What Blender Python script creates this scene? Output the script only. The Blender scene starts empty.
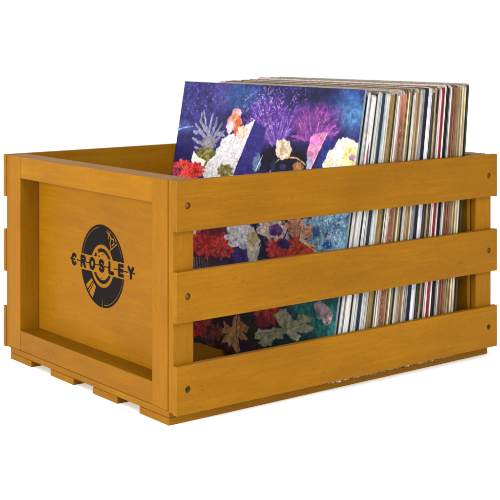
import bpy, bmesh, math, random, json
import numpy as np
from mathutils import Vector, Matrix

# ------------------------------------------------------------------ camera, light, exposure
S = 0.001                      # everything below is written in millimetres
ZO = 11.5                      # height of the lowest slat edge above the surface
sc = bpy.context.scene
C = sc.collection
cam_d = bpy.data.cameras.new('camera'); cam = bpy.data.objects.new('camera', cam_d); C.objects.link(cam)
cam.location = (-666.3*S, -963.6*S, (349.2+ZO)*S)
cam.rotation_euler = (math.radians(90), 0, -0.6628)
cam_d.sensor_width = 36; cam_d.lens = 1269.7/500*36
cam_d.shift_y = -(250-37.9)/500
cam_d.clip_start = 0.05; cam_d.clip_end = 60
sc.camera = cam

world = bpy.data.worlds.new('World'); sc.world = world; world.use_nodes = True
bg = world.node_tree.nodes['Background']
bg.inputs['Color'].default_value = (1, 1, 1, 1); bg.inputs['Strength'].default_value = 1.1

def area(name, loc, target, size, size_y, power, col):
    l = bpy.data.lights.new(name, 'AREA'); l.shape = 'RECTANGLE'; l.size = size; l.size_y = size_y
    l.energy = power; l.color = col
    o = bpy.data.objects.new(name, l); C.objects.link(o); o.location = loc
    o.rotation_euler = (Vector(target)-Vector(loc)).to_track_quat('-Z', 'Y').to_euler()
    return o
area('key_softbox', (-2.1, 0.0, 0.6), (0.0, 0.17, 0.12), 0.8, 0.8, 100, (1, .95, .86))
area('fill_softbox', (0.10, -1.35, 0.16), (0.14, 0, 0.10), 0.6, 0.5, 17, (1, .98, .95))
area('added_upper_fill', (-0.2, -1.5, 1.25), (0.2, 0.2, 0.1), 0.9, 0.7, 32, (1, .99, .97))  # unseen lamp, added to lift the inner back wall and lighten the ground shadow

sc.view_settings.view_transform = 'Standard'; sc.view_settings.look = 'None'
sc.view_settings.exposure = 0.0; sc.view_settings.gamma = 1.0

random.seed(7); rng = np.random.RandomState(11)
PI = math.pi
def lin(c, k=1.0):
    r = []
    for v in c:
        v = v/255.
        r.append((v/12.92 if v <= .04045 else ((v+.055)/1.055)**2.4)*k)
    return (r[0], r[1], r[2], 1)

# ------------------------------------------------------------------ helpers
def link(name, me, parent=None, mat=None):
    o = bpy.data.objects.new(name, me); C.objects.link(o)
    if parent: o.parent = parent
    if mat: me.materials.append(mat)
    return o
def empty(name, loc=(0,0,0), rot=(0,0,0)):
    o = bpy.data.objects.new(name, None); C.objects.link(o)
    o.location = loc; o.rotation_euler = rot; o.empty_display_size = .02
    return o
def tag(o, label, cat, group=None):
    o['label'] = label; o['category'] = cat
    if group: o['group'] = group
def from_bm(name, bm, parent, mat, bevel=0, smooth=False, seg=2):
    bmesh.ops.recalc_face_normals(bm, faces=bm.faces)
    me = bpy.data.meshes.new(name); bm.to_mesh(me); bm.free()
    o = link(name, me, parent, mat)
    if bevel:
        m = o.modifiers.new('bevel', 'BEVEL'); m.width = bevel*S; m.segments = seg; m.limit_method = 'ANGLE'; m.angle_limit = math.radians(50)
        m.harden_normals = True
        for p in me.polygons: p.use_smooth = True
    elif smooth:
        for p in me.polygons: p.use_smooth = True
    return o
def box_bm(x0, x1, y0, y1, z0, z1, bm=None):
    bm = bm or bmesh.new()
    v = [bm.verts.new((x*S, y*S, (z+ZO)*S)) for x in (x0, x1) for y in (y0, y1) for z in (z0, z1)]
    for f in ((0,1,3,2),(4,6,7,5),(0,4,5,1),(2,3,7,6),(0,2,6,4),(1,5,7,3)): bm.faces.new([v[i] for i in f])
    return bm

# ------------------------------------------------------------------ materials
def mat(name):
    m = bpy.data.materials.new(name); m.use_nodes = True
    nt = m.node_tree; return m, nt, nt.nodes['Principled BSDF']
def node(nt, t, **kw):
    n = nt.nodes.new(t)
    for k, v in kw.items():
        if k.startswith('i_'): n.inputs[k[2:].replace('_', ' ')].default_value = v
        else: setattr(n, k, v)
    return n
def mixc(nt, fac, a, b, mode='MIX'):
    n = nt.nodes.new('ShaderNodeMix'); n.data_type = 'RGBA'; n.blend_type = mode
    for sock, v in ((n.inputs[0], fac), (n.inputs[6], a), (n.inputs[7], b)):
        if hasattr(v, 'is_output'): nt.links.new(v, sock)
        else: sock.default_value = v
    return n.outputs[2]
def ramp(nt, src, stops):
    r = nt.nodes.new('ShaderNodeValToRGB'); nt.links.new(src, r.inputs[0])
    while len(r.color_ramp.elements) < len(stops): r.color_ramp.elements.new(.5)
    for e, (p, c) in zip(r.color_ramp.elements, stops): e.position = p; e.color = c
    return r.outputs[0]
def wood(name, axis, base, dark, light, rough=.42):
    """stained, lacquered soft wood with its grain along one axis"""
    m, nt, b = mat(name)
    tc = node(nt, 'ShaderNodeTexCoord'); oi = node(nt, 'ShaderNodeObjectInfo')
    mul = node(nt, 'ShaderNodeVectorMath', operation='SCALE'); mul.inputs[0].default_value = (3.1, 5.7, 2.3)
    nt.links.new(oi.outputs['Random'], mul.inputs['Scale'])
    add = node(nt, 'ShaderNodeVectorMath', operation='ADD')
    nt.links.new(tc.outputs['Object'], add.inputs[0]); nt.links.new(mul.outputs[0], add.inputs[1])
    def stretched(across, along):
        mp = node(nt, 'ShaderNodeMapping'); s = [across]*3; s[axis] = along
        mp.inputs['Scale'].default_value = s; nt.links.new(add.outputs[0], mp.inputs[0]); return mp.outputs[0]
    def noise(v, scale, det, rgh=.55, dist=0):
        n = node(nt, 'ShaderNodeTexNoise'); n.inputs['Scale'].default_value = scale; n.inputs['Detail'].default_value = det
        n.inputs['Roughness'].default_value = rgh; n.inputs['Distortion'].default_value = dist
        nt.links.new(v, n.inputs['Vector']); return n.outputs['Fac']
    g1 = noise(stretched(1, .07), 260, 5, .6, .4)          # fine grain
    g2 = noise(stretched(1, .16), 42, 4, .6, 1.2)          # broad figure
    g3 = noise(stretched(1, .6), 16, 3, .5)                # stain blotches
    g4 = noise(stretched(1, .22), 1000, 3, .7)               # pores
    c = ramp(nt, g2, [(.22, dark), (.50, base), (.80, light)])
    c = mixc(nt, ramp(nt, g1, [(.40, (1,1,1,1)), (.62, (0,0,0,1))]), c, mixc(nt, .5, base, dark))
    n_a = c
    c2 = mixc(nt, .5, n_a, base)
    bl = ramp(nt, g3, [(.30, (.90,.88,.84,1)), (.70, (1.07,1.08,1.1,1))])
    c3 = mixc(nt, 1.0, c2, bl, 'MULTIPLY')
    po = ramp(nt, g4, [(.28, (.84,.81,.76,1)), (.46, (.98,.98,.97,1)), (.6, (1,1,1,1)), (.75, (1.10,1.11,1.2,1))])
    c4 = mixc(nt, 1.0, c3, po, 'MULTIPLY')
    g5 = noise(stretched(1, .55), 150, 2, .5)
    c4 = mixc(nt, ramp(nt, g5, [(.69, (0,0,0,1)), (.74, (.55,.55,.55,1))]), c4, dark)      # small dings and flecks
    # board-to-board tone
    tone = ramp(nt, oi.outputs['Random'], [(0, (.89,.88,.86,1)), (1, (1.07,1.07,1.09,1))])
    c5 = mixc(nt, 1.0, c4, tone, 'MULTIPLY')
    # arrises tinted darker brown, with worn, paler patches
    bv = node(nt, 'ShaderNodeBevel', samples=4); bv.inputs['Radius'].default_value = 1.1*S
    ge = node(nt, 'ShaderNodeNewGeometry')
    dt = node(nt, 'ShaderNodeVectorMath', operation='DOT_PRODUCT'); nt.links.new(bv.outputs[0], dt.inputs[0]); nt.links.new(ge.outputs['True Normal'], dt.inputs[1])
    wr = noise(stretched(1, .5), 55, 3)
    sub = node(nt, 'ShaderNodeMath', operation='SUBTRACT', use_clamp=True); sub.inputs[0].default_value = 1.0; nt.links.new(dt.outputs['Value'], sub.inputs[1])
    mm = node(nt, 'ShaderNodeMath', operation='MULTIPLY', use_clamp=True); nt.links.new(sub.outputs[0], mm.inputs[0])
    nt.links.new(ramp(nt, wr, [(.54, (0,0,0,1)), (.66, (4,4,4,1))]), mm.inputs[1])
    ms = node(nt, 'ShaderNodeMath', operation='MULTIPLY', use_clamp=True); nt.links.new(sub.outputs[0], ms.inputs[0]); ms.inputs[1].default_value = 1.6
    c55 = mixc(nt, ms.outputs[0], c5, lin((120,70,6), .33))
    c6 = mixc(nt, mm.outputs[0], c55, light)
    nt.links.new(c6, b.inputs['Base Color'])
    rr = node(nt, 'ShaderNodeMapRange'); rr.inputs[3].default_value = rough-.08; rr.inputs[4].default_value = rough+.16
    nt.links.new(g3, rr.inputs[0]); nt.links.new(rr.outputs[0], b.inputs['Roughness'])
    bp = node(nt, 'ShaderNodeBump'); bp.inputs['Strength'].default_value = .25; bp.inputs['Distance'].default_value = .0006
    nt.links.new(mixc(nt, .4, g1, g4), bp.inputs['Height']); nt.links.new(bp.outputs[0], b.inputs['Normal'])
    b.inputs['Specular IOR Level'].default_value = .05
    return m
WB, WD, WL = lin((170,114,12), .385), lin((150,95,8), .365), lin((184,130,24), .405)
WX = wood('wood_grain_along_length', 0, WB, WD, WL)
WY = wood('wood_grain_across', 1, WB, WD, WL)
WZ = wood('wood_grain_upright', 2, WB, WD, WL)

def flat(name, c, rough=.6, spec=.08, metal=0):
    m, nt, b = mat(name)
    tc = node(nt, 'ShaderNodeTexCoord'); n = node(nt, 'ShaderNodeTexNoise'); n.inputs['Scale'].default_value = 300; n.inputs['Detail'].default_value = 3
    nt.links.new(tc.outputs['Object'], n.inputs['Vector'])
    nt.links.new(mixc(nt, n.outputs['Fac'], [v*.8 for v in c[:3]]+[1], [min(1, v*1.2) for v in c[:3]]+[1]), b.inputs['Base Color'])
    b.inputs['Roughness'].default_value = rough; b.inputs['Specular IOR Level'].default_value = spec; b.inputs['Metallic'].default_value = metal
    return m
M_INK = flat('black_print', lin((26,22,24), .5), .8, .04)
M_SCREW_DULL = flat('screw_stained', lin((112,76,26), .42), .5, .3, .2)
M_SCREW = flat('screw_metal', lin((80,70,50), .4), .45, .4, .6)

m, nt, b = mat('white_paper'); b.inputs['Base Color'].default_value = (.93,.93,.93,1); b.inputs['Roughness'].default_value = .9; b.inputs['Specular IOR Level'].default_value = .1
M_WHITE = m

# ------------------------------------------------------------------ the setting: one white surface
def sheet(name, pts, x0, x1):
    bm = bmesh.new(); rows = [[bm.verts.new((x, y, z)) for x in (x0, x1)] for y, z in pts]
    for a, c in zip(rows, rows[1:]): bm.faces.new((a[0], a[1], c[1], c[0]))
    o = from_bm(name, bm, None, M_WHITE, smooth=True); o['kind'] = 'structure'; return o
sheet('ground', [(-12, 0), (30, 0)], -20, 26)

# ------------------------------------------------------------------ the crate
L, W, H = 442., 345., 217.4
crate = empty('wooden_crate')
tag(crate, 'honey brown slatted wooden crate with a round black logo on its end, holding records', 'crate')

def slat_with_holes(z0, z1, back=False):
    """board along x with two screw holes through its outer face"""
    bm = bmesh.new(); yo = W if back else 0.; yi = W-6.5 if back else 6.3
    rnd = [random.uniform(-.35, .35) for _ in range(4)]
    loop = []
    cs = [(0.2, z0+rnd[0]), (L, z0+rnd[1]), (L, z1+rnd[2]), (0.2, z1+rnd[3])]
    def addloop(pts):
        vs = [bm.verts.new((x*S, yo*S, (z+ZO)*S)) for x, z in pts]
        return [bm.edges.new((vs[i], vs[(i+1) % len(vs)])) for i in range(len(vs))]
    es = addloop(cs)
    zc = (z0+z1)/2
    for xc in (12.9, 428.1):
        es += addloop([(xc+3.0*math.cos(a), zc+3.0*math.sin(a)) for a in [i*2*PI/20 for i in range(20)]])
    bmesh.ops.triangle_fill(bm, use_beauty=True, use_dissolve=True, edges=es)
    r = bmesh.ops.extrude_face_region(bm, geom=bm.faces[:])
    dy = (yi-yo)*S
    for v in r['geom']:
        if isinstance(v, bmesh.types.BMVert): v.co.y += dy
    o = from_bm('side_slat', bm, crate, WX, .5)
    for xc in (12.9, 428.1):
        s = bmesh.new()
        sg = -1 if back else 1
        mt = Matrix.Translation((xc*S, (yo+sg*3.0)*S, (zc+ZO)*S)) @ Matrix.Rotation(PI/2, 4, 'X')
        bmesh.ops.create_cone(s, cap_ends=True, segments=20, radius1=2.45*S, radius2=2.45*S, depth=2.4*S, matrix=mt)
        sb = from_bm('screw', s, o, M_SCREW if z0 == 0 else M_SCREW_DULL, .25)
        for ang in ((.5, .5+PI/2) if z0 == 0 else ()):
            q = bmesh.new()
            mt = Matrix.Translation((xc*S, (yo+sg*1.78)*S, (zc+ZO)*S)) @ Matrix.Rotation(ang+xc+z0, 4, 'Y') @ Matrix.Diagonal((3.0*S, .1*S, .75*S, 1))
            bmesh.ops.create_cube(q, size=1, matrix=mt)
            # cross slot: joined with the screw head as dark faces
            me = bpy.data.meshes.new('slot'); q.to_mesh(me); q.free()
            b2 = bmesh.new(); b2.from_mesh(sb.data); n0 = len(b2.faces); b2.from_mesh(me)
            b2.faces.ensure_lookup_table()
            for f in b2.faces[n0:]: f.material_index = 1
            b2.to_mesh(sb.data); b2.free(); bpy.data.meshes.remove(me)
        sb.data.materials.append(M_INK)
    return o
ZS = [(0, 46), (85.4, 133), (169.6, H)]
for z0, z1 in ZS:
    slat_with_holes(z0, z1); slat_with_holes(z0, z1, True)

for xa, xb in ((.7, 23.4), (413.2, 438.6)):
    for ya, yb in ((6.6, 14.5), (330.7, 338.3)):
        from_bm('corner_post', box_bm(xa, xb, ya, yb, .6, H-.5), crate, WZ, .5)

def end_panel(mirror):
    X = (lambda a, b: (a, b)) if not mirror else (lambda a, b: (439.3-b, 439.3-a))
    p = from_bm('end_panel', box_bm(*X(23.8, 30), 15.2, 330, 3, H-1.2), crate, WY, .3)
    for ya, yb in ((14.8, 40.9), (304.9, 330.4)):
        from_bm('stile', box_bm(*X(0, 23.6), ya, yb, 2.1, H-.3), p, WZ, .6)
    for za, zb in ((2.3, 24.2), (193.2, H-.5)):
        from_bm('rail', box_bm(*X(.25, 23.6), 41.0, 304.8, za, zb), p, WY, .6)
    # thin strip under the frame, on which it stands
    from_bm('bottom_rail', box_bm(*X(.5, 24), 13.3, 328.5, -4.4, 1.9), p, WY, .5)
    return p
front_end = end_panel(False); end_panel(True)
for ya, yb in ((13.1, 63.2), (103, 149.5), (188.6, 237), (279.6, 327.7)):
    from_bm('floor_slat', box_bm(.3, 440.2, ya, yb, -11.5, -4.6), crate, WX, .6)

# ---- logo printed on the end: record disc crossed by the word
def logo():
    cy, cz = 169.5, 112.3
    st = .22; us = np.arange(-66, 66, st); vs = np.arange(-46, 46, st)
    U, V = np.meshgrid(us+st/2, vs+st/2)                       # U to the right as read
    R = np.hypot(U, V); A = np.degrees(np.arctan2(V, U)) % 360
    def seg(ax, ay, bx, by):
        dx, dy = bx-ax, by-ay; t = np.clip(((U-ax)*dx+(V-ay)*dy)/(dx*dx+dy*dy+1e-9), 0, 1)
        return np.hypot(U-ax-t*dx, V-ay-t*dy)
    def pl(pts, w):
        d = np.full(U.shape, 1e3)
        for a, c in zip(pts, pts[1:]): d = np.minimum(d, seg(*a, *c))
        return d < w
    ink = R < 43.0
    ink &= ~((np.abs(R-40.2) < .32) & (((A > 100) & (A < 178)) | ((A > 275) & (A < 350)) | ((A > 20) & (A < 75))))
    ink &= ~(R < 22.3)
    ink |= (R < 18.3) & (R > 14.6) & ~((A > 120) & (A < 135))
    wedge = (R > 26) & (R < 40.6) & (A > 216) & (A < 242)
    ink &= ~(wedge & ~((np.abs(A-224.5) < 1.1) | (np.abs(A-229) < .8)))
    wo = pl([(15, 18), (28, 26)], .7) | pl([(9, 37), (13, 33), (12, 30)], .8) | pl([(13, 36), (17, 31), (15, 26), (17, 20)], .9) | pl([(17, 31), (22, 30), (23, 26), (19, 24)], .8) | pl([(24, 33), (27, 28)], .6)
    ink &= ~wo
    ink &= ~pl([(0, -36), (0, -43)], .5)
    ink |= (np.hypot(U+6, V-9.5) < 1.1) | (np.hypot(U-1, V-12) < .9) | (np.hypot(U+2, V+12.5) < .7)
    slope = .012; OFF = .2; VB = V-(OFF+slope*U)
    ink &= ~(np.abs(VB) < 8.3)
    # letters on strokes, box x -4.2..4.2, y -6..6
    k = .5
    def arc(cx, cy_, rx, ry, a0, a1, n=14):
        return [(cx+rx*math.cos(math.radians(a0+(a1-a0)*i/n)), cy_+ry*math.sin(math.radians(a0+(a1-a0)*i/n))) for i in range(n+1)]
    G = {
     'C': [arc(0, 0, 4.1, 5.4, 48, 312)],
     'R': [[(-3.4,-5.4),(-3.4,5.4)], [(-3.4,5.4),(1,5.4)]+arc(1, 2.9, 2.7, 2.5, 90, -90)+[(-3.4,.4)], [(.4,.4),(3.9,-5.4)]],
     'O': [arc(0, 0, 4.2, 5.4, 0, 360, 24)],
     'S': [arc(0, 2.75, 3.6, 2.65, 25, 250, 12)+arc(0, -2.75, 3.7, 2.75, 75, -155, 14)],
     'L': [[(-3.2,5.4),(-3.2,-5.4),(3.6,-5.4)]],
     'E': [[(3.6,5.4),(-3.3,5.4),(-3.3,-5.4),(3.6,-5.4)], [(-3.3,0),(2.8,0)]],
     'Y': [[(-4.1,5.4),(0,.2),(4.1,5.4)], [(0,.2),(0,-5.4)]],
    }
    for i, ch in enumerate('CROSLEY'):
        cx = -57.5+i*18.7
        for st_ in G[ch]:
            pts = [(cx+x*1.0, OFF+slope*cx+y*.92) for x, y in st_]
            ink |= pl(pts, 1.95)
        if i < 6: ink |= pl([(cx+5.6, OFF+slope*cx), (cx+13.2, OFF+slope*cx+.2)], .6)
    ink |= pl([(-65, -.5), (-61.5, -.5)], .8) | pl([(58, .9), (62, .9)], .8)
    ink |= pl([(-59, -.5), (-56, -.5)], .8)
    # merge cells row by row into strips
    bm = bmesh.new(); X = 23.62*S
    for r in range(ink.shape[0]):
        row = ink[r]; c = 0; n = len(row)
        while c < n:
            if row[c]:
                e = c
                while e < n and row[e]: e += 1
                ya, yb = cy-us[c], cy-us[min(e, n-1)]; za, zb = cz+vs[r], cz+vs[r]+st
                bm.faces.new([bm.verts.new((X, y*S, (z+ZO)*S)) for y, z in ((ya, za), (ya, zb), (yb, zb), (yb, za))])
                c = e
            else: c += 1
    o = from_bm('logo_print', bm, front_end, M_INK)
    o['label'] = 'round black record emblem with the word CROSLEY across it'
logo()

ART_K = 0.60; ALB = 0.50
ART = [
 ["w",36.8,281.8,90.0,45.5,[48,42,102],0.9],
 ["w",125.5,287.6,49.4,19.2,[46,78,132],0.8],
 ["w",79.2,293.1,20.0,26.4,[78,62,130],0.45],
 ["w",9.4,245.7,33.6,10.4,[80,110,185],0.5],
 ["w",8.2,224.4,33.6,21.6,[30,26,86],0.7],
 ["w",239.9,298.6,57.8,14.4,[24,28,62],0.95],
 ["w",187.7,299.1,32.4,12.0,[30,32,80],0.8],
 ["w",308.4,279.5,32.0,24.0,[62,102,150],0.95],
 ["w",308.4,296.6,24.0,11.0,[40,70,130],0.6],
 ["w",282.5,291.3,19.2,9.9,[30,48,98],0.6],
 ["w",138.9,227.3,26.6,37.4,[40,30,110],0.7],
 ["w",174.7,258.4,46.8,33.0,[80,44,140],0.75],
 ["w",209.6,219.9,64.8,19.8,[14,14,26],1],
 ["d",159.7,277.3,46.8,26.4,[170,140,196],0.25],
 ["d",154.4,242.2,25.2,17.6,[120,70,180],0.45],
 ["d",207.6,288.4,39.6,19.8,[122,70,150],0.3],
 ["d",46.5,284.6,63.0,26.4,[96,90,170],0.2],
 ["s",[[-0.7,242.6],[11.3,246.4],[30.0,248.7]],0.87,[130,160,215],0.5,0.2],
 ["s",[[4.8,246.6],[-0.7,251.4]],0.43,[110,140,205],0.5,0.2],
 ["s",[[196.6,237.5],[203.3,258.6],[211.7,278.9]],0.7,[134,100,176],1.2,0.3],
 ["s",[[198.7,236.8],[205.1,249.8],[208.9,263.9]],0.53,[70,46,120],1.2,0.3],
 ["s",[[197.1,237.5],[205.4,260.5],[212.8,283.6]],0.67,[84,54,126],1.2,0.3],
 ["s",[[191.4,237.5],[181.7,253.0],[170.8,268.3]],0.82,[134,100,176],1.2,0.3],
 ["s",[[194.6,237.9],[192.2,252.7],[187.2,267.4]],0.49,[134,100,176],1.2,0.3],
 ["s",[[198.9,236.6],[211.8,258.7],[220.2,282.7]],0.54,[134,100,176],1.2,0.3],
 ["s",[[190.5,237.1],[170.4,260.8],[146.8,283.5]],0.85,[84,54,126],1.2,0.3],
 ["s",[[190.5,237.1],[171.3,255.6],[147.3,271.2]],0.47,[112,76,160],1.2,0.3],
 ["s",[[198.3,237.0],[208.4,250.0],[220.8,261.6]],0.87,[84,54,126],1.2,0.3],
 ["s",[[189.8,236.8],[169.7,260.0],[150.2,284.3]],0.81,[134,100,176],1.2,0.3],
 ["s",[[195.1,237.9],[195.1,260.8],[193.9,284.0]],0.84,[92,60,140],1.2,0.3],
 ["s",[[189.0,236.2],[162.1,257.5],[132.3,277.7]],0.49,[112,76,160],1.2,0.3],
 ["s",[[188.1,235.4],[159.5,252.6],[129.1,269.7]],0.75,[70,46,120],1.2,0.3],
 ["s",[[191.4,237.5],[178.8,265.7],[169.8,295.1]],0.47,[84,54,126],1.2,0.3],
 ["s",[[189.0,236.2],[166.9,260.9],[150.1,289.2]],0.79,[84,54,126],1.2,0.3],
 ["s",[[188.7,236.0],[175.2,246.9],[162.0,258.3]],0.61,[92,60,140],1.2,0.3],
 ["s",[[198.9,236.6],[216.5,253.2],[238.1,265.5]],0.75,[112,76,160],1.2,0.3],
 ["s",[[192.4,237.8],[184.6,265.7],[180.3,294.2]],0.52,[92,60,140],1.2,0.3],
 ["s",[[195.7,237.8],[196.8,253.2],[196.9,268.8]],0.42,[70,46,120],1.2,0.3],
 ["s",[[188.1,235.4],[170.0,248.3],[153.2,263.0]],0.74,[112,76,160],1.2,0.3],
 ["s",[[195.7,237.8],[194.4,266.3],[186.3,295.4]],0.59,[84,54,126],1.2,0.3],
 ["s",[[189.0,236.2],[169.0,249.6],[145.7,260.3]],0.73,[92,60,140],1.2,0.3],
 ["s",[[191.6,237.6],[177.6,264.6],[163.3,292.1]],0.62,[70,46,120],1.2,0.3],
 ["s",[[188.4,235.6],[169.1,251.0],[151.3,268.3]],0.55,[112,76,160],1.2,0.3],
 ["s",[[199.3,236.4],[212.3,252.5],[224.3,268.8]],0.42,[134,100,176],1.2,0.3],
 ["s",[[191.9,237.7],[183.9,253.4],[174.7,269.0]],0.57,[112,76,160],1.2,0.3],
 ["s",[[190.9,237.4],[177.7,254.9],[162.2,271.7]],0.76,[92,60,140],1.2,0.3],
 ["s",[[191.9,237.7],[184.5,266.1],[184.9,295.3]],0.59,[84,54,126],1.2,0.3],
 ["s",[[195.8,237.7],[201.8,259.9],[212.0,280.5]],0.5,[112,76,160],1.2,0.3],
 ["s",[[189.2,236.4],[171.9,249.4],[152.1,260.9]],0.46,[92,60,140],1.2,0.3],
 ["s",[[188.1,235.4],[165.0,252.9],[144.9,274.2]],0.65,[112,76,160],1.2,0.3],
 ["s",[[196.6,237.7],[201.3,253.9],[206.7,269.8]],0.74,[92,60,140],1.2,0.3],
 ["s",[[191.9,237.7],[177.2,264.6],[159.4,291.4]],0.52,[70,46,120],1.2,0.3],
 ["s",[[198.5,236.9],[214.5,256.7],[233.7,273.7]],0.68,[112,76,160],1.2,0.3],
 ["s",[[196.8,237.6],[201.1,253.0],[205.1,268.3]],0.5,[134,100,176],1.2,0.3],
 ["s",[[197.3,237.4],[201.7,255.1],[202.6,273.6]],0.72,[134,100,176],1.2,0.3],
 ["s",[[195.3,237.9],[197.4,253.9],[201.4,269.5]],0.79,[112,76,160],1.2,0.3],
 ["s",[[193.7,237.9],[190.9,261.8],[191.1,285.6]],0.68,[92,60,140],1.2,0.3],
 ["s",[[188.6,235.8],[174.7,249.4],[164.4,265.6]],0.86,[134,100,176],1.2,0.3],
 ["s",[[188.0,235.3],[164.5,245.2],[138.4,251.2]],0.85,[70,46,120],1.2,0.3],
 ["s",[[199.1,236.6],[210.5,254.2],[218.9,273.1]],0.77,[112,76,160],1.2,0.3],
 ["s",[[192.6,237.8],[179.5,264.3],[160.5,289.7]],0.82,[112,76,160],1.2,0.3],
 ["s",[[198.1,237.1],[209.6,251.2],[225.1,262.4]],0.79,[134,100,176],1.2,0.3],
 ["s",[[188.4,235.8],[159.3,252.1],[125.7,264.3]],0.68,[92,60,140],1.2,0.3],
 ["s",[[193.3,237.9],[189.7,254.1],[185.9,270.4]],0.52,[92,60,140],1.2,0.3],
 ["s",[[192.8,237.9],[183.0,257.6],[168.0,276.1]],0.7,[112,76,160],1.2,0.3],
 ["s",[[198.1,237.1],[210.8,262.3],[222.9,287.4]],0.8,[92,60,140],1.2,0.3],
 ["s",[[195.1,237.9],[195.4,255.1],[195.3,272.5]],0.8,[70,46,120],1.2,0.3],
 ["s",[[196.6,237.7],[198.2,255.8],[195.7,274.6]],0.47,[92,60,140],1.2,0.3],
 ["s",[[193.3,237.9],[188.7,260.8],[185.4,283.9]],0.77,[70,46,120],1.2,0.3],
 ["s",[[196.2,237.7],[201.1,258.9],[207.1,279.8]],0.63,[92,60,140],1.2,0.3],
 ["s",[[189.0,236.2],[169.5,258.4],[155.5,283.8]],0.43,[84,54,126],1.2,0.3],
 ["s",[[188.2,235.3],[162.7,254.9],[141.3,278.8]],0.65,[112,76,160],1.2,0.3],
 ["s",[[197.7,237.3],[204.6,250.9],[212.5,264.1]],0.6,[112,76,160],1.2,0.3],
 ["s",[[194.9,237.9],[196.5,254.9],[199.7,271.7]],0.47,[134,100,176],1.2,0.3],
 ["d",176.1,268.8,57.6,35.2,[146,112,184],0.42],
 ["s",[[68.0,219.9],[63.2,240.2],[48.5,267.5]],2.6,[120,120,146],1.4,0.3],
 ["s",[[64.1,236.6],[65.6,256.1],[67.4,265.9]],2.6,[120,120,146],1.4,0.3],
 ["s",[[62.6,234.1],[45.5,245.2],[35.5,252.1]],2.6,[120,120,146],1.4,0.3],
 ["s",[[66.1,228.3],[44.9,230.5],[33.4,234.7]],2.6,[120,120,146],1.4,0.3],
 ["s",[[68.1,228.4],[80.4,244.8],[88.1,254.9]],2.6,[120,120,146],1.4,0.3],
 ["s",[[70.4,227.3],[86.0,238.0],[93.9,246.8]],2.6,[120,120,146],1.4,0.3],
 ["s",[[69.2,223.6],[53.3,221.3],[40.2,224.1]],2.6,[120,120,146],1.4,0.3],
 ["s",[[57.8,245.9],[45.0,256.2],[45.0,264.8]],2.6,[120,120,146],1.4,0.3],
 ["s",[[69.5,239.4],[76.2,254.2],[76.5,261.5]],2.6,[120,120,146],1.4,0.3],
 ["s",[[45.8,244.0],[38.2,241.1],[33.4,243.3]],2.6,[120,120,146],1.4,0.3],
 ["s",[[80.9,242.5],[90.8,243.1],[97.5,239.9]],2.6,[120,120,146],1.4,0.3],
 ["b",67.5,230.8,14.0,8.4,[124,122,134],0.3,0.3],
 ["f",65.2,214.9,24.0,12.0,9,[110,106,52],[62,60,40],0.25],
 ["s",[[50.1,208.9],[64.0,219.6],[79.4,223.1]],0.74,[150,150,90],0.7,0.2],
 ["p",[[150.6,263.5],[142.7,261.3],[134.4,256.2],[124.7,248.6],[110.2,244.2],[101.1,241.3],[92.2,237.2],[90.1,228.7],[85.1,224.7],[83.1,216.2],[72.3,210.6],[66.0,202.9],[56.7,198.5],[64.8,190.7],[72.4,184.2],[122.8,188.7],[126.5,206.5],[136.8,228.3]],[200,200,206],2.1,0.1],
 ["s",[[122.4,207.4],[125.8,226.4],[132.1,240.9]],0.62,[170,165,178],0.8,0.2],
 ["s",[[109.4,213.4],[112.0,227.8]],0.5,[186,178,190],0.7,0.2],
 ["d",124.5,232.2,19.0,19.2,[186,160,170],0.35],
 ["p",[[150.1,261.7],[126.7,205.4],[122.8,188.7],[159.9,192.0],[170.1,229.5],[171.9,254.8]],[42,36,104],1.6,0.25],
 ["b",114.2,269.3,9.5,5.5,[214,160,168],0.2,0.2],
 ["b",112.8,258.6,13.3,9.6,[214,140,112],0.3,0.3],
 ["b",119.0,256.6,5.7,6.0,[196,86,52],0.4,0.2],
 ["b",126.8,247.6,13.3,7.2,[222,178,160],0.3,0.3],
 ["b",104.5,252.2,6.7,7.2,[220,186,190],0.3,0.2],
 ["b",116.5,250.5,3.8,7.2,[196,96,70],0.4,0.2],
 ["p",[[39.3,219.1],[49.2,212.5],[66.6,209.0],[62.5,200.2],[43.4,202.3],[35.7,207.8]],[228,224,220],1.0,0.1],
 ["f",106.6,200.2,17.1,8.8,8,[120,112,66],[60,56,44],0.25],
 ["f",24.4,193.4,31.5,14.4,13,[204,62,58],[226,112,96],0.35],
 ["f",0.8,192.7,19.8,8.4,9,[176,60,92],[214,110,126],0.35],
 ["f",48.9,196.7,18.9,10.8,10,[190,46,44],[224,96,84],0.35],
 ["b",-11.5,189.2,11.0,4.8,[128,98,160],0.3,0.2],
 ["b",164.2,214.2,7.2,10.8,[84,104,140],0.4,0.2],
 ["s",[[164.1,206.1],[173.1,224.0]],0.74,[206,210,220],0.5,0.2],
 ["p",[[194.5,241.4],[204.4,244.8],[217.3,241.7],[222.5,233.2],[219.2,224.0],[206.0,220.8],[195.9,226.8],[194.2,234.6]],[214,194,172],1.6,0.25],
 ["b",205.4,232.0,3.4,7.2,[170,140,120],0.3,0.2],
 ["s",[[213.9,224.7],[232.8,225.0],[249.3,218.6]],0.93,[190,150,110],0.8,0.2],
 ["s",[[189.6,206.0],[197.7,217.9],[205.5,223.0]],0.68,[170,160,170],0.8,0.2],
 ["b",236.4,215.4,8.5,5.5,[150,104,66],0.4,0.4],
 ["b",211.0,213.4,5.4,3.3,[40,50,90],0.3,0.2],
 ["b",193.4,213.1,5.4,5.5,[30,34,66],0.4,0.2],
 ["w",258.5,264.1,43.2,24.2,[92,46,118],1],
 ["d",258.0,266.2,42.5,22.0,[142,78,158],0.6],
 ["s",[[261.4,245.1],[278.4,250.2],[293.7,257.1]],1.05,[108,54,130],1.2,0.3],
 ["s",[[258.5,247.4],[261.0,260.6],[261.1,274.2]],0.91,[108,54,130],1.2,0.3],
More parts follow.
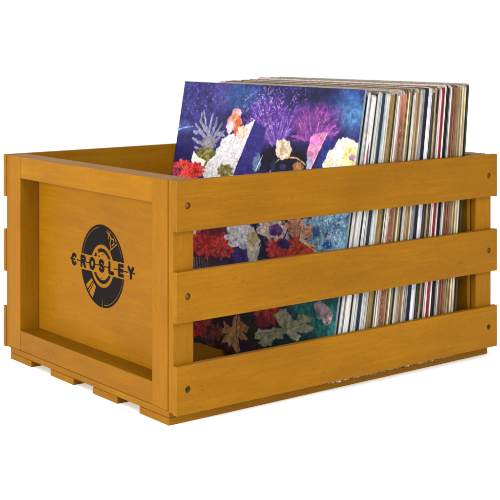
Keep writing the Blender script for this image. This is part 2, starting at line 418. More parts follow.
 ["s",[[255.7,247.4],[249.4,258.8],[244.1,270.7]],1.0,[90,44,116],1.2,0.3],
 ["s",[[257.9,247.5],[260.0,261.5],[262.5,275.4]],0.81,[118,58,138],1.2,0.3],
 ["s",[[259.5,247.1],[266.6,258.8],[271.1,271.4]],0.8,[130,68,148],1.2,0.3],
 ["s",[[253.6,245.9],[234.4,254.3],[215.6,264.0]],1.29,[90,44,116],1.2,0.3],
 ["s",[[260.7,246.1],[273.6,255.4],[283.5,266.9]],1.17,[118,58,138],1.2,0.3],
 ["s",[[254.2,246.5],[238.8,255.3],[222.1,263.0]],1.05,[108,54,130],1.2,0.3],
 ["s",[[254.0,246.4],[238.5,255.8],[223.1,265.5]],0.81,[148,86,162],1.2,0.3],
 ["s",[[261.2,245.5],[272.5,247.7],[284.4,248.1]],1.28,[130,68,148],1.2,0.3],
 ["s",[[253.9,246.3],[240.8,252.4],[226.1,256.8]],0.65,[108,54,130],1.2,0.3],
 ["s",[[255.0,247.1],[241.8,259.6],[224.9,270.1]],1.06,[108,54,130],1.2,0.3],
 ["s",[[261.3,245.5],[278.6,250.6],[295.5,255.8]],1.16,[108,54,130],1.2,0.3],
 ["s",[[256.3,247.5],[253.0,256.6],[249.5,265.9]],1.04,[118,58,138],1.2,0.3],
 ["s",[[260.3,246.5],[266.9,253.7],[270.8,262.2]],1.11,[148,86,162],1.2,0.3],
 ["s",[[255.7,247.4],[248.3,261.4],[241.9,275.9]],0.9,[148,86,162],1.2,0.3],
 ["s",[[253.4,245.4],[236.2,248.0],[218.3,247.7]],0.91,[130,68,148],1.2,0.3],
 ["s",[[253.3,245.2],[237.6,247.2],[221.6,247.8]],0.75,[118,58,138],1.2,0.3],
 ["s",[[254.5,246.8],[241.0,257.3],[227.2,268.0]],0.99,[148,86,162],1.2,0.3],
 ["s",[[253.5,245.7],[242.3,251.3],[232.4,258.4]],1.18,[118,58,138],1.2,0.3],
 ["s",[[253.2,245.4],[235.9,248.0],[217.7,248.3]],0.73,[130,68,148],1.2,0.3],
 ["s",[[260.5,246.3],[271.4,255.3],[279.1,266.2]],1.26,[118,58,138],1.2,0.3],
 ["s",[[253.3,245.3],[239.1,247.9],[224.5,249.4]],0.94,[118,58,138],1.2,0.3],
 ["s",[[256.0,247.4],[252.5,258.0],[251.0,268.9]],0.65,[148,86,162],1.2,0.3],
 ["s",[[254.0,246.4],[243.2,253.0],[231.7,259.2]],0.81,[148,86,162],1.2,0.3],
 ["s",[[254.3,246.6],[243.5,252.3],[230.8,256.2]],0.99,[118,58,138],1.2,0.3],
 ["s",[[260.1,246.7],[269.3,257.4],[275.4,269.4]],1.11,[108,54,130],1.2,0.3],
 ["s",[[257.1,247.6],[254.1,262.1],[247.5,276.3]],0.93,[108,54,130],1.2,0.3],
 ["s",[[257.3,247.6],[258.2,257.9],[260.8,267.9]],1.16,[108,54,130],1.2,0.3],
 ["s",[[253.3,245.3],[233.6,251.0],[214.3,258.7]],0.77,[90,44,116],1.2,0.3],
 ["s",[[260.7,246.3],[273.4,254.8],[285.0,264.1]],0.66,[90,44,116],1.2,0.3],
 ["s",[[260.5,246.5],[269.3,251.5],[279.3,255.4]],0.7,[108,54,130],1.2,0.3],
 ["s",[[260.7,246.1],[270.5,253.0],[278.2,261.6]],0.66,[148,86,162],1.2,0.3],
 ["s",[[256.1,247.5],[252.8,261.6],[254.1,275.9]],0.88,[148,86,162],1.2,0.3],
 ["s",[[258.3,247.4],[260.3,256.3],[261.3,265.3]],1.18,[148,86,162],1.2,0.3],
 ["s",[[258.1,247.4],[263.3,259.5],[271.3,270.5]],0.84,[148,86,162],1.2,0.3],
 ["s",[[260.9,246.1],[275.6,256.0],[287.4,268.2]],0.7,[90,44,116],1.2,0.3],
 ["s",[[255.0,247.1],[246.8,257.3],[238.8,267.8]],1.12,[90,44,116],1.2,0.3],
 ["s",[[260.9,246.0],[278.5,253.7],[296.6,260.1]],1.05,[118,58,138],1.2,0.3],
 ["s",[[260.9,246.1],[274.2,252.2],[288.2,257.5]],1.16,[118,58,138],1.2,0.3],
 ["s",[[254.4,246.9],[241.0,256.9],[225.9,266.1]],0.74,[90,44,116],1.2,0.3],
 ["s",[[253.5,245.8],[237.6,253.6],[223.3,263.8]],1.32,[130,68,148],1.2,0.3],
 ["s",[[253.4,245.6],[235.9,250.3],[217.5,254.2]],0.94,[90,44,116],1.2,0.3],
 ["s",[[255.4,247.3],[248.4,258.8],[242.8,270.7]],0.76,[108,54,130],1.2,0.3],
 ["s",[[260.9,246.0],[271.2,251.3],[281.3,256.8]],1.06,[148,86,162],1.2,0.3],
 ["s",[[258.6,247.4],[262.8,257.3],[267.8,267.0]],1.28,[108,54,130],1.2,0.3],
 ["s",[[257.3,247.6],[255.6,258.3],[252.6,269.1]],1.01,[90,44,116],1.2,0.3],
 ["s",[[253.4,245.4],[237.4,248.2],[220.9,249.2]],0.68,[148,86,162],1.2,0.3],
 ["s",[[253.7,246.2],[243.5,252.0],[234.0,258.9]],0.71,[108,54,130],1.2,0.3],
 ["s",[[256.3,247.5],[252.8,263.5],[253.3,279.8]],1.15,[118,58,138],1.2,0.3],
 ["s",[[257.9,247.5],[258.4,262.1],[255.6,277.0]],1.18,[118,58,138],1.2,0.3],
 ["s",[[255.8,247.4],[246.1,261.7],[233.6,275.4]],1.03,[130,68,148],1.2,0.3],
 ["s",[[256.1,247.5],[253.4,257.7],[252.2,267.9]],1.21,[108,54,130],1.2,0.3],
 ["s",[[253.7,246.2],[240.2,253.5],[226.9,261.4]],1.23,[90,44,116],1.2,0.3],
 ["s",[[256.3,247.5],[251.3,260.6],[245.1,273.5]],1.35,[90,44,116],1.2,0.3],
 ["s",[[253.5,245.8],[237.6,253.9],[223.8,264.8]],0.77,[108,54,130],1.2,0.3],
 ["s",[[260.9,246.0],[277.1,252.6],[294.3,257.3]],0.76,[148,86,162],1.2,0.3],
 ["s",[[260.1,246.7],[273.9,256.3],[289.3,264.1]],1.23,[148,86,162],1.2,0.3],
 ["s",[[260.9,246.1],[271.6,252.2],[281.7,258.9]],0.74,[148,86,162],1.2,0.3],
 ["s",[[254.2,246.5],[241.6,257.2],[232.1,269.9]],0.9,[130,68,148],1.2,0.3],
 ["s",[[241.7,246.9],[234.6,252.7],[228.9,259.8]],0.78,[108,50,124],1.2,0.3],
 ["s",[[241.5,245.6],[231.3,246.5],[221.1,249.1]],1.12,[150,82,152],1.2,0.3],
 ["s",[[241.4,245.9],[235.3,247.6],[229.4,250.5]],1.21,[124,58,134],1.2,0.3],
 ["s",[[241.5,245.4],[230.7,244.4],[219.7,243.5]],1.05,[108,50,124],1.2,0.3],
 ["s",[[242.3,247.4],[235.2,255.6],[228.7,264.0]],1.11,[150,82,152],1.2,0.3],
 ["s",[[242.7,247.7],[238.2,255.2],[233.0,262.5]],0.91,[108,50,124],1.2,0.3],
 ["s",[[242.6,247.7],[239.1,255.5],[237.6,263.8]],0.86,[150,82,152],1.2,0.3],
 ["s",[[242.0,247.2],[235.9,251.2],[229.2,254.3]],1.03,[108,50,124],1.2,0.3],
 ["s",[[241.4,245.7],[232.9,246.2],[224.1,247.3]],0.82,[124,58,134],1.2,0.3],
 ["s",[[241.4,245.8],[233.9,246.9],[226.3,248.3]],1.11,[150,82,152],1.2,0.3],
 ["s",[[242.6,247.7],[239.8,254.0],[237.9,260.7]],0.82,[124,58,134],1.2,0.3],
 ["s",[[241.5,246.5],[234.9,248.6],[228.1,250.5]],0.85,[124,58,134],1.2,0.3],
 ["s",[[243.2,247.8],[241.4,253.3],[239.9,259.0]],0.82,[150,82,152],1.2,0.3],
 ["s",[[241.5,246.2],[234.4,248.9],[227.7,253.1]],0.88,[124,58,134],1.2,0.3],
 ["s",[[242.4,247.5],[238.5,254.6],[235.6,262.2]],0.77,[124,58,134],1.2,0.3],
 ["s",[[242.1,247.3],[238.1,252.8],[235.2,258.8]],1.03,[108,50,124],1.2,0.3],
 ["p",[[254.1,252.9],[277.2,255.9],[270.1,238.6],[257.1,212.7],[253.9,212.4],[248.1,232.8]],[192,120,160],1.0,0.3],
 ["b",260.3,246.7,9.6,5.5,[206,120,186],0.4,0.2],
 ["b",254.0,220.1,4.0,7.7,[140,150,180],0.4,0.2],
 ["s",[[277.4,255.3],[255.7,211.5]],0.31,[230,200,220],0.3,0.2],
 ["p",[[278.6,253.3],[272.1,236.6],[260.6,211.9],[286.2,214.1],[291.2,238.0]],[34,42,110],1.0,0.3],
 ["p",[[296.8,250.1],[304.3,252.2],[313.8,251.2],[326.7,247.8],[334.8,245.2],[339.7,235.1],[340.9,220.7],[289.4,214.3],[275.7,218.6],[279.0,226.3],[283.5,236.3],[290.8,240.1]],[206,203,186],2.0,0.08],
 ["b",317.1,233.5,12.8,9.9,[214,190,130],0.4,0.3],
 ["b",320.6,231.6,5.2,4.0,[150,120,150],0.4,0.2],
 ["b",313.9,225.8,8.0,4.0,[232,210,150],0.4,0.2],
 ["b",297.8,236.3,9.6,6.6,[214,210,206],0.3,0.2],
 ["w",89.4,146.6,60.0,33.0,[100,40,60],0.9],
 ["w",87.8,111.1,44.0,31.2,[70,20,30],1],
 ["w",202.0,147.9,108.0,33.0,[84,60,96],0.9],
 ["w",209.0,115.6,102.0,17.6,[40,34,70],0.9],
 ["w",302.1,149.0,39.0,34.0,[110,156,190],1],
 ["p",[[57.4,127.5],[77.3,129.9],[67.0,104.8],[59.6,101.5]],[232,214,214],0.7,0.08],
 ["f",89.5,112.5,34.0,16.8,12,[180,44,48],[206,84,80],0.35],
 ["f",118.8,113.9,26.6,15.4,11,[186,48,46],[212,100,92],0.35],
 ["b",99.5,129.0,20.0,6.0,[120,30,50],0.5,0.4],
 ["s",[[69.5,94.5],[75.6,77.6]],0.56,[176,160,130],0.4,0.2],
 ["s",[[74.9,94.9],[80.9,78.4]],0.56,[176,160,130],0.4,0.2],
 ["s",[[80.3,95.3],[86.2,79.2]],0.56,[176,160,130],0.4,0.2],
 ["s",[[85.7,95.6],[91.5,79.9]],0.56,[176,160,130],0.4,0.2],
 ["s",[[91.0,96.0],[96.7,80.7]],0.56,[176,160,130],0.4,0.2],
 ["s",[[96.3,96.4],[101.9,81.4]],0.56,[176,160,130],0.4,0.2],
 ["f",153.5,128.6,32.4,15.4,8,[206,204,214],[232,232,240],0.2],
 ["b",151.3,138.6,25.2,6.6,[220,216,224],0.3,0.2],
 ["f",161.8,108.1,23.4,8.8,6,[58,40,120],[80,60,150],0.3],
 ["p",[[164.0,140.1],[181.3,144.4],[191.6,130.0],[188.1,105.0],[174.0,103.1],[167.0,117.9]],[206,200,180],1.3,0.2],
 ["b",177.1,130.4,7.2,8.8,[190,170,120],0.4,0.2],
 ["s",[[173.7,145.7],[191.6,130.0],[207.1,107.6]],2.48,[22,26,60],1.0,0.2],
 ["s",[[196.7,139.5],[187.8,122.8]],1.24,[20,24,50],0.8,0.2],
 ["f",210.3,142.2,32.3,13.0,6,[222,200,180],[206,176,190],0.25],
 ["b",213.5,143.7,11.9,6.6,[118,66,130],0.4,0.4],
 ["b",210.7,140.1,5.4,3.3,[60,40,110],0.3,0.2],
 ["s",[[223.1,123.0],[238.2,157.5]],1.36,[60,60,140],0.5,0.2],
 ["s",[[228.9,128.1],[240.3,155.6]],0.5,[190,180,210],0.4,0.2],
 ["f",251.4,150.4,23.8,12.1,9,[214,140,112],[226,176,150],0.3],
 ["f",226.5,123.4,28.8,13.2,11,[198,64,62],[170,44,70],0.35],
 ["f",259.0,129.8,27.2,13.0,13,[206,60,40],[226,110,80],0.35],
 ["b",230.1,130.4,11.9,5.0,[60,40,100],0.4,0.4],
 ["s",[[255.6,138.0],[257.3,154.3]],0.93,[226,220,186],0.5,0.2],
 ["s",[[255.6,138.0],[263.3,149.1]],0.93,[226,220,186],0.5,0.2],
 ["s",[[255.6,138.0],[269.3,144.0]],0.93,[226,220,186],0.5,0.2],
 ["s",[[255.6,138.0],[275.2,138.8]],0.93,[226,220,186],0.5,0.2],
 ["s",[[255.6,138.0],[281.1,133.8]],0.93,[226,220,186],0.5,0.2],
 ["s",[[255.6,138.0],[287.0,128.7]],0.93,[226,220,186],0.5,0.2],
 ["f",280.7,160.2,12.8,7.2,7,[120,166,202],[186,214,232],0.4],
 ["f",298.7,166.5,13.5,8.1,7,[120,166,202],[186,214,232],0.4],
 ["f",316.0,158.0,13.5,8.1,7,[120,166,202],[186,214,232],0.4],
 ["f",296.1,147.2,14.4,8.1,7,[120,166,202],[186,214,232],0.4],
 ["f",278.1,140.8,9.6,5.4,7,[120,166,202],[186,214,232],0.4],
 ["f",313.0,141.0,12.8,7.2,7,[120,166,202],[186,214,232],0.4],
 ["f",316.3,172.6,9.0,5.4,7,[120,166,202],[186,214,232],0.4],
 ["f",292.7,132.1,11.2,6.3,7,[120,166,202],[186,214,232],0.4],
 ["f",264.7,158.4,8.5,4.5,7,[120,166,202],[186,214,232],0.4],
 ["b",299.4,138.2,8.0,4.0,[40,84,160],0.5,0.2],
 ["b",279.6,149.5,6.4,4.4,[70,110,160],0.5,0.2],
 ["b",306.4,159.0,8.0,3.0,[90,130,190],0.5,0.2],
 ["d",298.4,151.7,30.0,20.0,[216,232,240],0.4],
 ["d",298.4,151.7,30.0,20.0,[60,96,140],0.35],
 ["b",330.3,155.6,3.3,34.0,[70,120,140],0.2,0.2],
 ["w",215.8,83.7,153.0,19.8,[60,40,70],0.8],
 ["f",181.3,78.4,27.2,12.0,9,[170,60,70],[200,110,100],0.25],
 ["w",129.2,19.2,76.0,39.6,[44,18,20],1],
 ["w",224.8,41.8,48.0,37.4,[40,38,34],1],
 ["w",300.5,60.3,57.6,40.0,[44,112,112],1],
 ["w",277.6,30.2,64.0,16.0,[26,60,62],0.8],
 ["f",98.0,18.2,20.0,14.3,8,[158,36,36],[90,20,30],0.5],
 ["b",111.7,27.5,9.5,7.7,[150,60,60],0.5,0.2],
 ["f",122.0,8.8,12.6,13.2,5,[96,44,52],[60,26,40],0.5],
 ["p",[[166.5,46.0],[174.5,36.7],[190.9,33.2],[186.6,26.5],[180.1,27.0],[191.1,19.6],[178.9,17.3],[173.1,19.3],[179.8,5.1],[172.3,2.3],[162.7,10.3],[158.8,3.9],[154.7,11.1],[144.3,6.9],[148.4,15.6],[153.9,20.2],[140.0,17.3],[134.6,22.5],[146.3,24.5],[142.2,31.7],[152.4,29.2],[159.5,26.9],[159.6,37.0]],[168,122,78],1.6,0.3],
 ["s",[[166.8,44.9],[167.8,23.9],[177.9,3.7]],0.56,[84,54,40],0.4,0.2],
 ["f",133.4,17.7,13.3,9.9,7,[104,50,44],[130,80,60],0.5],
 ["f",218.7,53.7,27.2,13.0,11,[172,60,56],[104,30,44],0.45],
 ["b",210.6,42.5,13.6,5.0,[116,40,52],0.5,0.2],
 ["p",[[201.4,28.0],[206.8,34.2],[223.1,36.5],[233.3,40.7],[245.6,42.3],[236.8,47.5],[228.9,53.1],[240.0,60.7],[248.5,63.9],[254.9,58.9],[262.9,53.8],[270.9,53.5],[267.0,59.6],[278.0,62.1],[291.9,60.5],[289.0,56.4],[281.9,53.4],[296.3,51.3],[294.0,47.0],[278.3,42.8],[268.4,42.6],[277.4,39.3],[273.0,33.1],[261.6,34.4],[253.9,37.6],[245.6,36.5],[249.7,32.2],[234.3,27.9],[231.8,21.6],[220.5,17.7],[208.9,19.4],[214.1,23.9],[202.4,23.4]],[162,164,134],1.7,0.25],
 ["s",[[206.5,28.8],[242.6,38.5],[285.5,55.6]],0.5,[112,118,92],0.4,0.2],
 ["s",[[245.7,40.1],[252.0,58.3]],0.37,[112,118,92],0.4,0.2],
 ["p",[[289.9,75.2],[299.2,79.7],[307.5,78.4],[318.2,74.9],[321.8,68.9],[319.8,59.8],[313.3,57.0],[307.5,61.2],[299.7,61.9],[301.7,67.2],[292.8,69.0]],[168,146,152],1.6,0.35],
 ["s",[[287.2,78.9],[302.5,50.4]],0.62,[20,60,66],0.5,0.2],
]

# ------------------------------------------------------------------ painted cover
def vnoise(A, B, scale, octs=3, seed=0):
    r = np.random.RandomState(seed); out = 0; amp = 1; tot = 0
    for k in range(octs):
        g = r.rand(64, 64); x = A/scale; y = B/scale
        xi = np.floor(x).astype(int); yi = np.floor(y).astype(int); fx = x-xi; fy = y-yi
        fx = fx*fx*(3-2*fx); fy = fy*fy*(3-2*fy)
        gg = lambda i, j: g[i % 64, j % 64]
        v = gg(xi, yi)*(1-fx)*(1-fy)+gg(xi+1, yi)*fx*(1-fy)+gg(xi, yi+1)*(1-fx)*fy+gg(xi+1, yi+1)*fx*fy
        out = out+v*amp; tot += amp; amp *= .55; scale = scale*.5
    return out/tot
def paint(A, B):
    """colours (sRGB 0..1) of the collage at cover position A across, B up, in mm"""
    img = np.zeros(A.shape+(3,)); img[:] = np.array((36, 32, 88))/255.
    n1 = vnoise(A, B, 14, 4, 1); n2 = vnoise(A, B, 3, 3, 2); n3 = vnoise(A, B, 30, 3, 3); fine = vnoise(A, B, 1.6, 2, 4)
    seed = [20]
    def over(mask, col, mott, c2=None):
        seed[0] += 1
        nn = vnoise(A, B, 5, 4, seed[0])
        c = np.array(col)/255.
        m = mask[..., None]
        cc = c*(1+mott*2.6*(nn[..., None]-.5))
        if c2 is not None: cc = cc*(1-c2[0][..., None])+np.array(c2[1])/255.*c2[0][..., None]
        img[:] = img*(1-m)+np.clip(cc, 0, 1)*m
    sm = lambda d, e=.5: np.clip(.5-d/(2*e), 0, 1)
    img *= (1+(n1[..., None]-.5)*.9)
    A0, B0, n10, n20, img0 = A, B, n1, n2, img
    for o in ART:
        k = o[0]                                           # work only on the part of the sheet the shape touches
        if k in 'ps': xs = [q[0] for q in o[1]]; ys = [q[1] for q in o[1]]; mg = 12
        else: xs = [o[1]-o[3], o[1]+o[3]]; ys = [o[2]-o[4], o[2]+o[4]]; mg = 6+.55*max(o[3], o[4])
        a0, a1 = np.searchsorted(A0[0], [min(xs)-mg, max(xs)+mg]); b0, b1 = np.searchsorted(B0[:, 0], [min(ys)-mg, max(ys)+mg])
        if a1-a0 < 2 or b1-b0 < 2: continue
        w_ = (slice(b0, b1), slice(a0, a1)); A, B, n1, n2, img = A0[w_], B0[w_], n10[w_], n20[w_], img0[w_]
        if k in 'bwdf':
            ca, cb, ra, rb = o[1:5]
            X = (A-ca)/ra; Y = (B-cb)/rb; r = np.hypot(X, Y); th = np.arctan2(Y, X)
        if k == 'w':
            over(np.clip((1.15-r)/.6+(n1-.5)*1.2, 0, 1)*o[6]*(r < 1.5), o[5], .35)
        elif k == 'b':
            over(sm((r-1+(n2-.5)*2*o[6])*min(ra, rb), .6), o[5], o[7])
        elif k == 'd':
            seed[0] += 1; sp = vnoise(A, B, 2.2, 2, seed[0]+300)
            over(np.clip((sp-.62+.22*(o[6]-.5))*9, 0, 1)*np.clip((1.1-r)*2, 0, 1), o[5], .35)
        elif k == 'f':
            npet, c1, c2, edge = o[5:9]
            seed[0] += 1; ph = seed[0]*1.7
            wob = vnoise(A, B, 6, 3, seed[0]+500)-.5
            pet = np.abs(np.cos(npet*.5*th+ph+wob*2))
            R = .72+.28*pet+wob*edge*1.2
            mask = sm((r-R)*min(ra, rb), .6)
            ring = .5+.5*np.cos(r*9+pet*2.5+wob*10)
            over(mask, c1, .45, (np.clip(ring*pet*1.1-.25, 0, 1), c2))
            dk = mask*np.clip((.34-pet)*4, 0, 1)*.4*(r < R-.08)
            over(dk, [v*.35 for v in c1], .2)
        elif k == 'p':
            P = o[1]; inside = np.zeros(A.shape, bool); d = np.full(A.shape, 1e3)
            for (ax, ay), (bx, by) in zip(P, P[1:]+P[:1]):
                dx, dy = bx-ax, by-ay
                t = np.clip(((A-ax)*dx+(B-ay)*dy)/(dx*dx+dy*dy+1e-9), 0, 1)
                d = np.minimum(d, np.hypot(A-ax-t*dx, B-ay-t*dy))
                cr = ((ay > B) != (by > B)) & (A < (bx-ax)*(B-ay)/((by-ay) if by != ay else 1e-9)+ax)
                inside ^= cr
            sd = np.where(inside, -d, d)+(n2-.5)*2*o[3]
            over(sm(sd, .5), o[2], o[4])
        elif k == 's':
            P = o[1]; d = np.full(A.shape, 1e3)
            for i, ((ax, ay), (bx, by)) in enumerate(zip(P, P[1:])):
                dx, dy = bx-ax, by-ay
                t = np.clip(((A-ax)*dx+(B-ay)*dy)/(dx*dx+dy*dy+1e-9), 0, 1)
                tt = (i+t)/max(1, len(P)-1)
                d = np.minimum(d, np.hypot(A-ax-t*dx, B-ay-t*dy)-o[2]*(1.1-.5*tt))
            over(sm(d+(n2-.5)*2*o[4], .5), o[3], o[5])
    A, B, img = A0, B0, img0
    img *= (1+(fine[..., None]-.5)*.42)*(1+(n3[..., None]-.5)*.18)
    return np.clip(img, 0, 1)

M_ART, nt, b = mat('cover_print')
at = node(nt, 'ShaderNodeVertexColor', layer_name='print'); nt.links.new(at.outputs[0], b.inputs['Base Color'])
b.inputs['Roughness'].default_value = .45; b.inputs['Specular IOR Level'].default_value = .12

X0, Z0, CW, CH = 193.9, -4.4, 327.5, 304.0
LEAN0 = math.atan2(246.3-193.9, 294.5+4.4)

def ring_outline(wy, hh, rn, rf):
    """outline of a sleeve in (y, h): near edge at y = 0"""
    pts = []
    nseg = 9
    for i in range(nseg+1): pts.append((0, (hh-rn)*i/nseg))
    if rn > .6:
        for i in range(1, 7): a = PI-PI/2*i/6; pts.append((rn+rn*math.cos(a), hh-rn+rn*math.sin(a)))
    for i in range(1, 8): pts.append((rn+(wy-rn-rf)*i/8, hh))
    for i in range(0, 7): a = PI/2-PI/2*i/6; pts.append((wy-rf+rf*math.cos(a), hh-rf+rf*math.sin(a)))
    for i in range(1, nseg+1): pts.append((wy, (hh-rf)*(1-i/nseg)))
    return pts
def bowx(y, h, hh, wy, bow, wav):
    return bow*math.sin(PI*h/hh)+wav*math.sin(2.3*PI*y/wy)*(h/hh)
def sleeve_bm(th, wy, hh, rn, rf, bow, wav):
    bm = bmesh.new(); pts = ring_outline(wy, hh, rn, rf); a = []; c = []
    for y, h in pts:
        x = bowx(y, h, hh, wy, bow, wav)
        a.append(bm.verts.new((x*S, y*S, h*S))); c.append(bm.verts.new(((x+th)*S, y*S, h*S)))
    bm.faces.new(a); bm.faces.new(c[::-1])
    for i in range(len(pts)):
        j = (i+1) % len(pts); bm.faces.new((a[j], a[i], c[i], c[j]))
    bmesh.ops.triangulate(bm, faces=[f for f in bm.faces if len(f.verts) > 4])
    return bm
def spine_bm(th, hh, rn, bow):
    bm = bmesh.new(); n = 14; rows = []
    for i in range(n+1):
        h = .8+(hh-rn-1.6)*i/n; x = bowx(0, h, hh, 300, bow, 0)
        rows.append([bm.verts.new(((x+dx)*S, dy*S, h*S)) for dx, dy in ((-.06, 1.4), (-.06, -.1), (th*.22, -.55), (th*.78, -.55), (th+.06, -.1), (th+.06, 1.4))])
    for r, q in zip(rows, rows[1:]):
        for i in range(6):
            j = (i+1) % 6; bm.faces.new((r[i], r[j], q[j], q[i]))
    bm.faces.new(rows[0]); bm.faces.new(rows[-1][::-1])
    return bm

def sleeve_mat(name, c, streak=.35, marks=None, tip=None, rough=.6):
    """card edge: thin layers running up the spine, scuffs, optional print marks"""
    m, nt, b = mat(name)
    tc = node(nt, 'ShaderNodeTexCoord')
    def nz(sx, sy, sz, scale, det=3):
        mp = node(nt, 'ShaderNodeMapping'); mp.inputs['Scale'].default_value = (sx, sy, sz)
        mp.inputs['Location'].default_value = (random.random()*9, random.random()*9, random.random()*9)
        nt.links.new(tc.outputs['Object'], mp.inputs[0])
        n = node(nt, 'ShaderNodeTexNoise'); n.inputs['Scale'].default_value = scale; n.inputs['Detail'].default_value = det
        nt.links.new(mp.outputs[0], n.inputs['Vector']); return n.outputs['Fac']
    k = streak
    base = mixc(nt, 1.0, c, ramp(nt, nz(1, .2, .012, 1400, 2), [(.36, (1-k, 1-k, 1-k*.95, 1)), (.60, (1+k*.35,)*3+(1,))]), 'MULTIPLY')
    base = mixc(nt, 1.0, base, ramp(nt, nz(1, 1, .35, 160, 4), [(.32, (.74,.72,.70,1)), (.55, (1,1,1,1)), (.8, (1.12,1.12,1.12,1))]), 'MULTIPLY')
    if marks:
        mk = ramp(nt, nz(1, 1, .8, 900, 1), [(.58, (0,0,0,1)), (.64, (.8,.8,.8,1))])
        gate = ramp(nt, nz(.05, .05, 1, 22, 1), [(.48, (0,0,0,1)), (.52, (1,1,1,1))])
        mm = node(nt, 'ShaderNodeMath', operation='MULTIPLY'); nt.links.new(mk, mm.inputs[0]); nt.links.new(gate, mm.inputs[1])
        base = mixc(nt, mm.outputs[0], base, marks)
    if tip:
        sp = node(nt, 'ShaderNodeSeparateXYZ'); nt.links.new(tc.outputs['Object'], sp.inputs[0])
        mr = node(nt, 'ShaderNodeMapRange'); mr.inputs[1].default_value = .262; mr.inputs[2].default_value = .292
        nt.links.new(sp.outputs[2], mr.inputs[0]); base = mixc(nt, mr.outputs[0], base, tip)
    nt.links.new(base, b.inputs['Base Color']); b.inputs['Roughness'].default_value = rough; b.inputs['Specular IOR Level'].default_value = .1
    return m

# --- the front one: dense sheet of printed colour on a thin card sleeve
front = empty('record_sleeve', (X0*S, 9.6*S, (Z0+ZO)*S), (0, LEAN0, 0))
tag(front, 'purple and blue flower collage record cover, frontmost in the crate', 'record')
M_CARD = sleeve_mat('pale_card', lin((120,132,138), .5), .3)
M_PLAIN = sleeve_mat('inner_card', lin((120,96,70), .6), .2)
from_bm('sleeve', sleeve_bm(2.6, CW, CH, .3, .8, 0, 0), front, M_CARD, .3)
nx, nz_ = 520, 560
aa = np.linspace(0, CW, nx); bb = np.linspace(0, CH, nz_)
Ag, Bg = np.meshgrid(aa, bb)
rgb = paint(Ag, Bg)
co = np.zeros((nx*nz_, 3)); co[:, 0] = -.12*S; co[:, 1] = ((CW-Ag)*S).ravel(); co[:, 2] = (Bg*S).ravel()
idx = np.arange(nx*nz_).reshape(nz_, nx)
quads = np.stack([idx[:-1, :-1], idx[1:, :-1], idx[1:, 1:], idx[:-1, 1:]], -1).reshape(-1, 4)
me = bpy.data.meshes.new('cover_print')
me.vertices.add(len(co)); me.vertices.foreach_set('co', co.astype(np.float32).ravel())
me.loops.add(quads.size); me.loops.foreach_set('vertex_index', quads.astype(np.int32).ravel())
me.polygons.add(len(quads)); me.polygons.foreach_set('loop_start', np.arange(0, quads.size, 4, dtype=np.int32))
me.update(calc_edges=True)
ca = me.color_attributes.new('print', 'FLOAT_COLOR', 'POINT')
l = np.where(rgb <= .04045, rgb/12.92, ((rgb+.055)/1.055)**2.4)*ART_K
ca.data.foreach_set('color', np.concatenate([l.reshape(-1, 3), np.ones((nx*nz_, 1))], 1).astype(np.float32).ravel())
link('printed_cover', me, front, M_ART)

# --- the rest of the row: width at the rim, colour, words, extras
ROW = [
 (.9,(20,18,22),'thin black',{'up':-1}),  # black sleeve standing in for the shadowed gap behind the front cover
 (3.2,(196,196,196),'light grey',{}),
 (4.2,(214,213,210),'thick white',{'patch':1}),
 (1.2,(26,24,26),'thin black',{}),
 (2.6,(206,207,205),'pale grey',{}),
 (2.2,(186,190,190),'grey',{}),
 (2.6,(34,46,62),'dark teal',{}),
 (3.0,(188,196,200),'pale blue',{}),
 (1.6,(206,196,172),'thin cream',{}),
 (2.4,(146,116,78),'light brown',{'marks':(60,44,30)}),
 (2.4,(154,134,76),'olive yellow',{}),
 (1.2,(60,44,34),'thin dark brown',{}),
 (2.6,(220,212,196),'cream white',{}),
 (1.2,(178,160,170),'thin pinkish grey',{}),
 (2.8,(136,84,58),'reddish brown',{'tip':(190,112,84),'marks':(200,160,120),'r':9}),
 (2.4,(150,108,72),'tan brown',{'tip':(180,124,96),'marks':(70,50,40),'r':7}),
 (2.0,(116,88,66),'brown',{}),
 (1.5,(220,210,184),'thin cream',{}),
 (2.0,(124,114,76),'olive',{}),
 (1.0,(24,22,24),'thin black',{}),
 (2.2,(216,216,208),'white',{'r':5,'up':-2}),
 (2.4,(160,130,96),'tan',{}),
 (2.4,(118,90,62),'brown',{'r':6}),
 (1.4,(208,192,160),'thin cream',{}),
 (2.0,(150,156,166),'grey blue',{}),
 (3.6,(26,24,38),'navy black',{}),
 (4.4,(224,224,232),'white blue-dotted',{'marks':(70,90,170),'r':11}),
 (2.2,(72,68,54),'dark olive',{'r':6}),
 (1.6,(160,140,110),'thin tan',{}),
 (2.2,(60,58,46),'dark olive',{}),
 (2.4,(230,200,196),'pale pink',{'r':6}),
 (2.8,(140,28,48),'crimson',{}),
 (2.2,(228,222,218),'white',{}),
 (2.4,(24,26,28),'black',{}),
 (2.4,(204,204,206),'grey white',{'r':6}),
 (2.4,(128,96,72),'brown',{'marks':(70,40,30)}),
 (2.6,(146,94,68),'reddish brown',{'marks':(84,40,30)}),
 (2.0,(118,92,66),'brown',{}),
 (2.2,(154,130,94),'tan',{}),
 (2.2,(112,98,66),'olive brown',{'r':4}),
 (3.0,(230,212,178),'cream',{}),
 (1.4,(150,124,84),'thin tan',{}),
 (2.0,(48,58,44),'dark green',{}),
]
ORD = ['second','third','fourth','fifth','sixth','seventh','eighth','ninth','tenth','eleventh','twelfth','thirteenth','fourteenth','fifteenth','sixteenth','seventeenth','eighteenth','nineteenth','twentieth']
TENS = {2:'twenty',3:'thirty',4:'forty',5:'fifty',6:'sixty',7:'seventy'}; UN = ['','first','second','third','fourth','fifth','sixth','seventh','eighth','ninth']
def ordinal(n):
    if n <= 20: return ORD[n-2]
    return {30:'thirtieth',40:'fortieth',50:'fiftieth',60:'sixtieth',70:'seventieth'}.get(n) or TENS[n//10]+'-'+UN[n % 10]
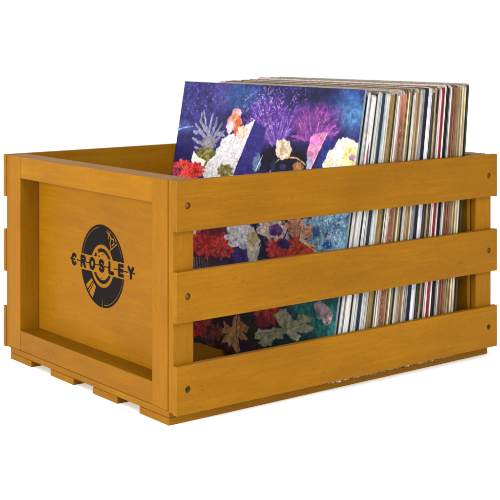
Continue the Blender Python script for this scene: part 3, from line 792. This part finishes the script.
r2 = []
for w, c, word, ex in ROW:                              # most of the wider stripes are two thin sleeves side by side
    if w >= 2.0 and not ex.get('patch') and word not in ('crimson', 'navy black', 'dark teal', 'white blue-dotted'):
        k = random.uniform(.42, .58); d = random.choice((-1, 1))*random.uniform(8, 20)
        r2.append((w*k, c, word, ex)); r2.append((w*(1-k), tuple(max(16, min(238, v+d)) for v in c), ('paler ' if d > 0 else 'darker ')+word, {q: v for q, v in ex.items() if q != 'up'}))
    else: r2.append((w, c, word, ex))
ROW = r2
tot = sum(r[0] for r in ROW); acc = 0
for i, (w, c, word, ex) in enumerate(ROW):
    t = acc/tot; acc += w
    t2 = t*.985+.0
    xt = 250+t*158.0; xb = 198+t*184.0                     # top and bottom of the row fan apart a little
    hh = 299.7+random.uniform(-1.6, 1.3)+(1.5 if .3 < t < .7 else 0)+(3.0 if t >= .7 else 0)+ex.get('up', 0)
    th = w/tot*158*.955
    lean = math.atan2(xt-xb, 296)
    y0 = 9.4+random.uniform(0, 2.6); wy = random.uniform(321, 326)+(2 if i > 30 else 0)
    yaw = math.radians(1.5*t+random.uniform(-.02, .02))
    rn = min(5, ex.get('r', random.choice([.8, 1.2, 1.5, 2.5]))); rf = random.choice([1, 2, 4])
    bow = random.uniform(-.3, .3)+.8*t*(1-t)
    o = empty('record_sleeve', (xb*S, y0*S, (Z0+ZO)*S), (0, lean, yaw))
    n = i+2
    spn = 'white spine with blue dots' if 'blue-dotted' in word else word+' spine'
    tag(o, 'record sleeve with %s, %s counting from the flower collage cover' % (spn, ordinal(n)), 'record', 'records standing in the crate')
    K = ALB
    cc = lin(c, K); marks = lin(ex['marks'], K) if 'marks' in ex else None; tip = lin(ex['tip'], K) if 'tip' in ex else None
    ms = sleeve_mat('spine_card', cc, .42, marks, tip)
    edge = random.choice([(110,100,92),(214,210,200),(190,180,164),(60,56,56),(230,228,224),(200,186,160)])
    me_ = sleeve_mat('sleeve_card', lin([v*.4+e*.6 for v, e in zip(c, edge)], K), .2)
    from_bm('sleeve', sleeve_bm(th, wy, hh, rn, rf, bow, 0), o, me_)
    from_bm('spine', spine_bm(th, hh, rn, bow), o, ms)
    if 'patch' in ex:
        bm = bmesh.new()
        pts = [(.25,204),(.42,222),(.30,236),(.48,250),(.66,238),(.80,226),(.62,214),(.40,200)]
        bm.faces.new([bm.verts.new(((bowx(0, h, hh, 300, bow, 0)+f*th)*S, -.62*S, h*S)) for f, h in pts])
        from_bm('printed_mark', bm, o, flat('maroon_print', lin((132,66,96), K)))

if __name__ == '__main__':
    try:
        bpy.ops.object.select_all(action='DESELECT')
    except Exception: pass
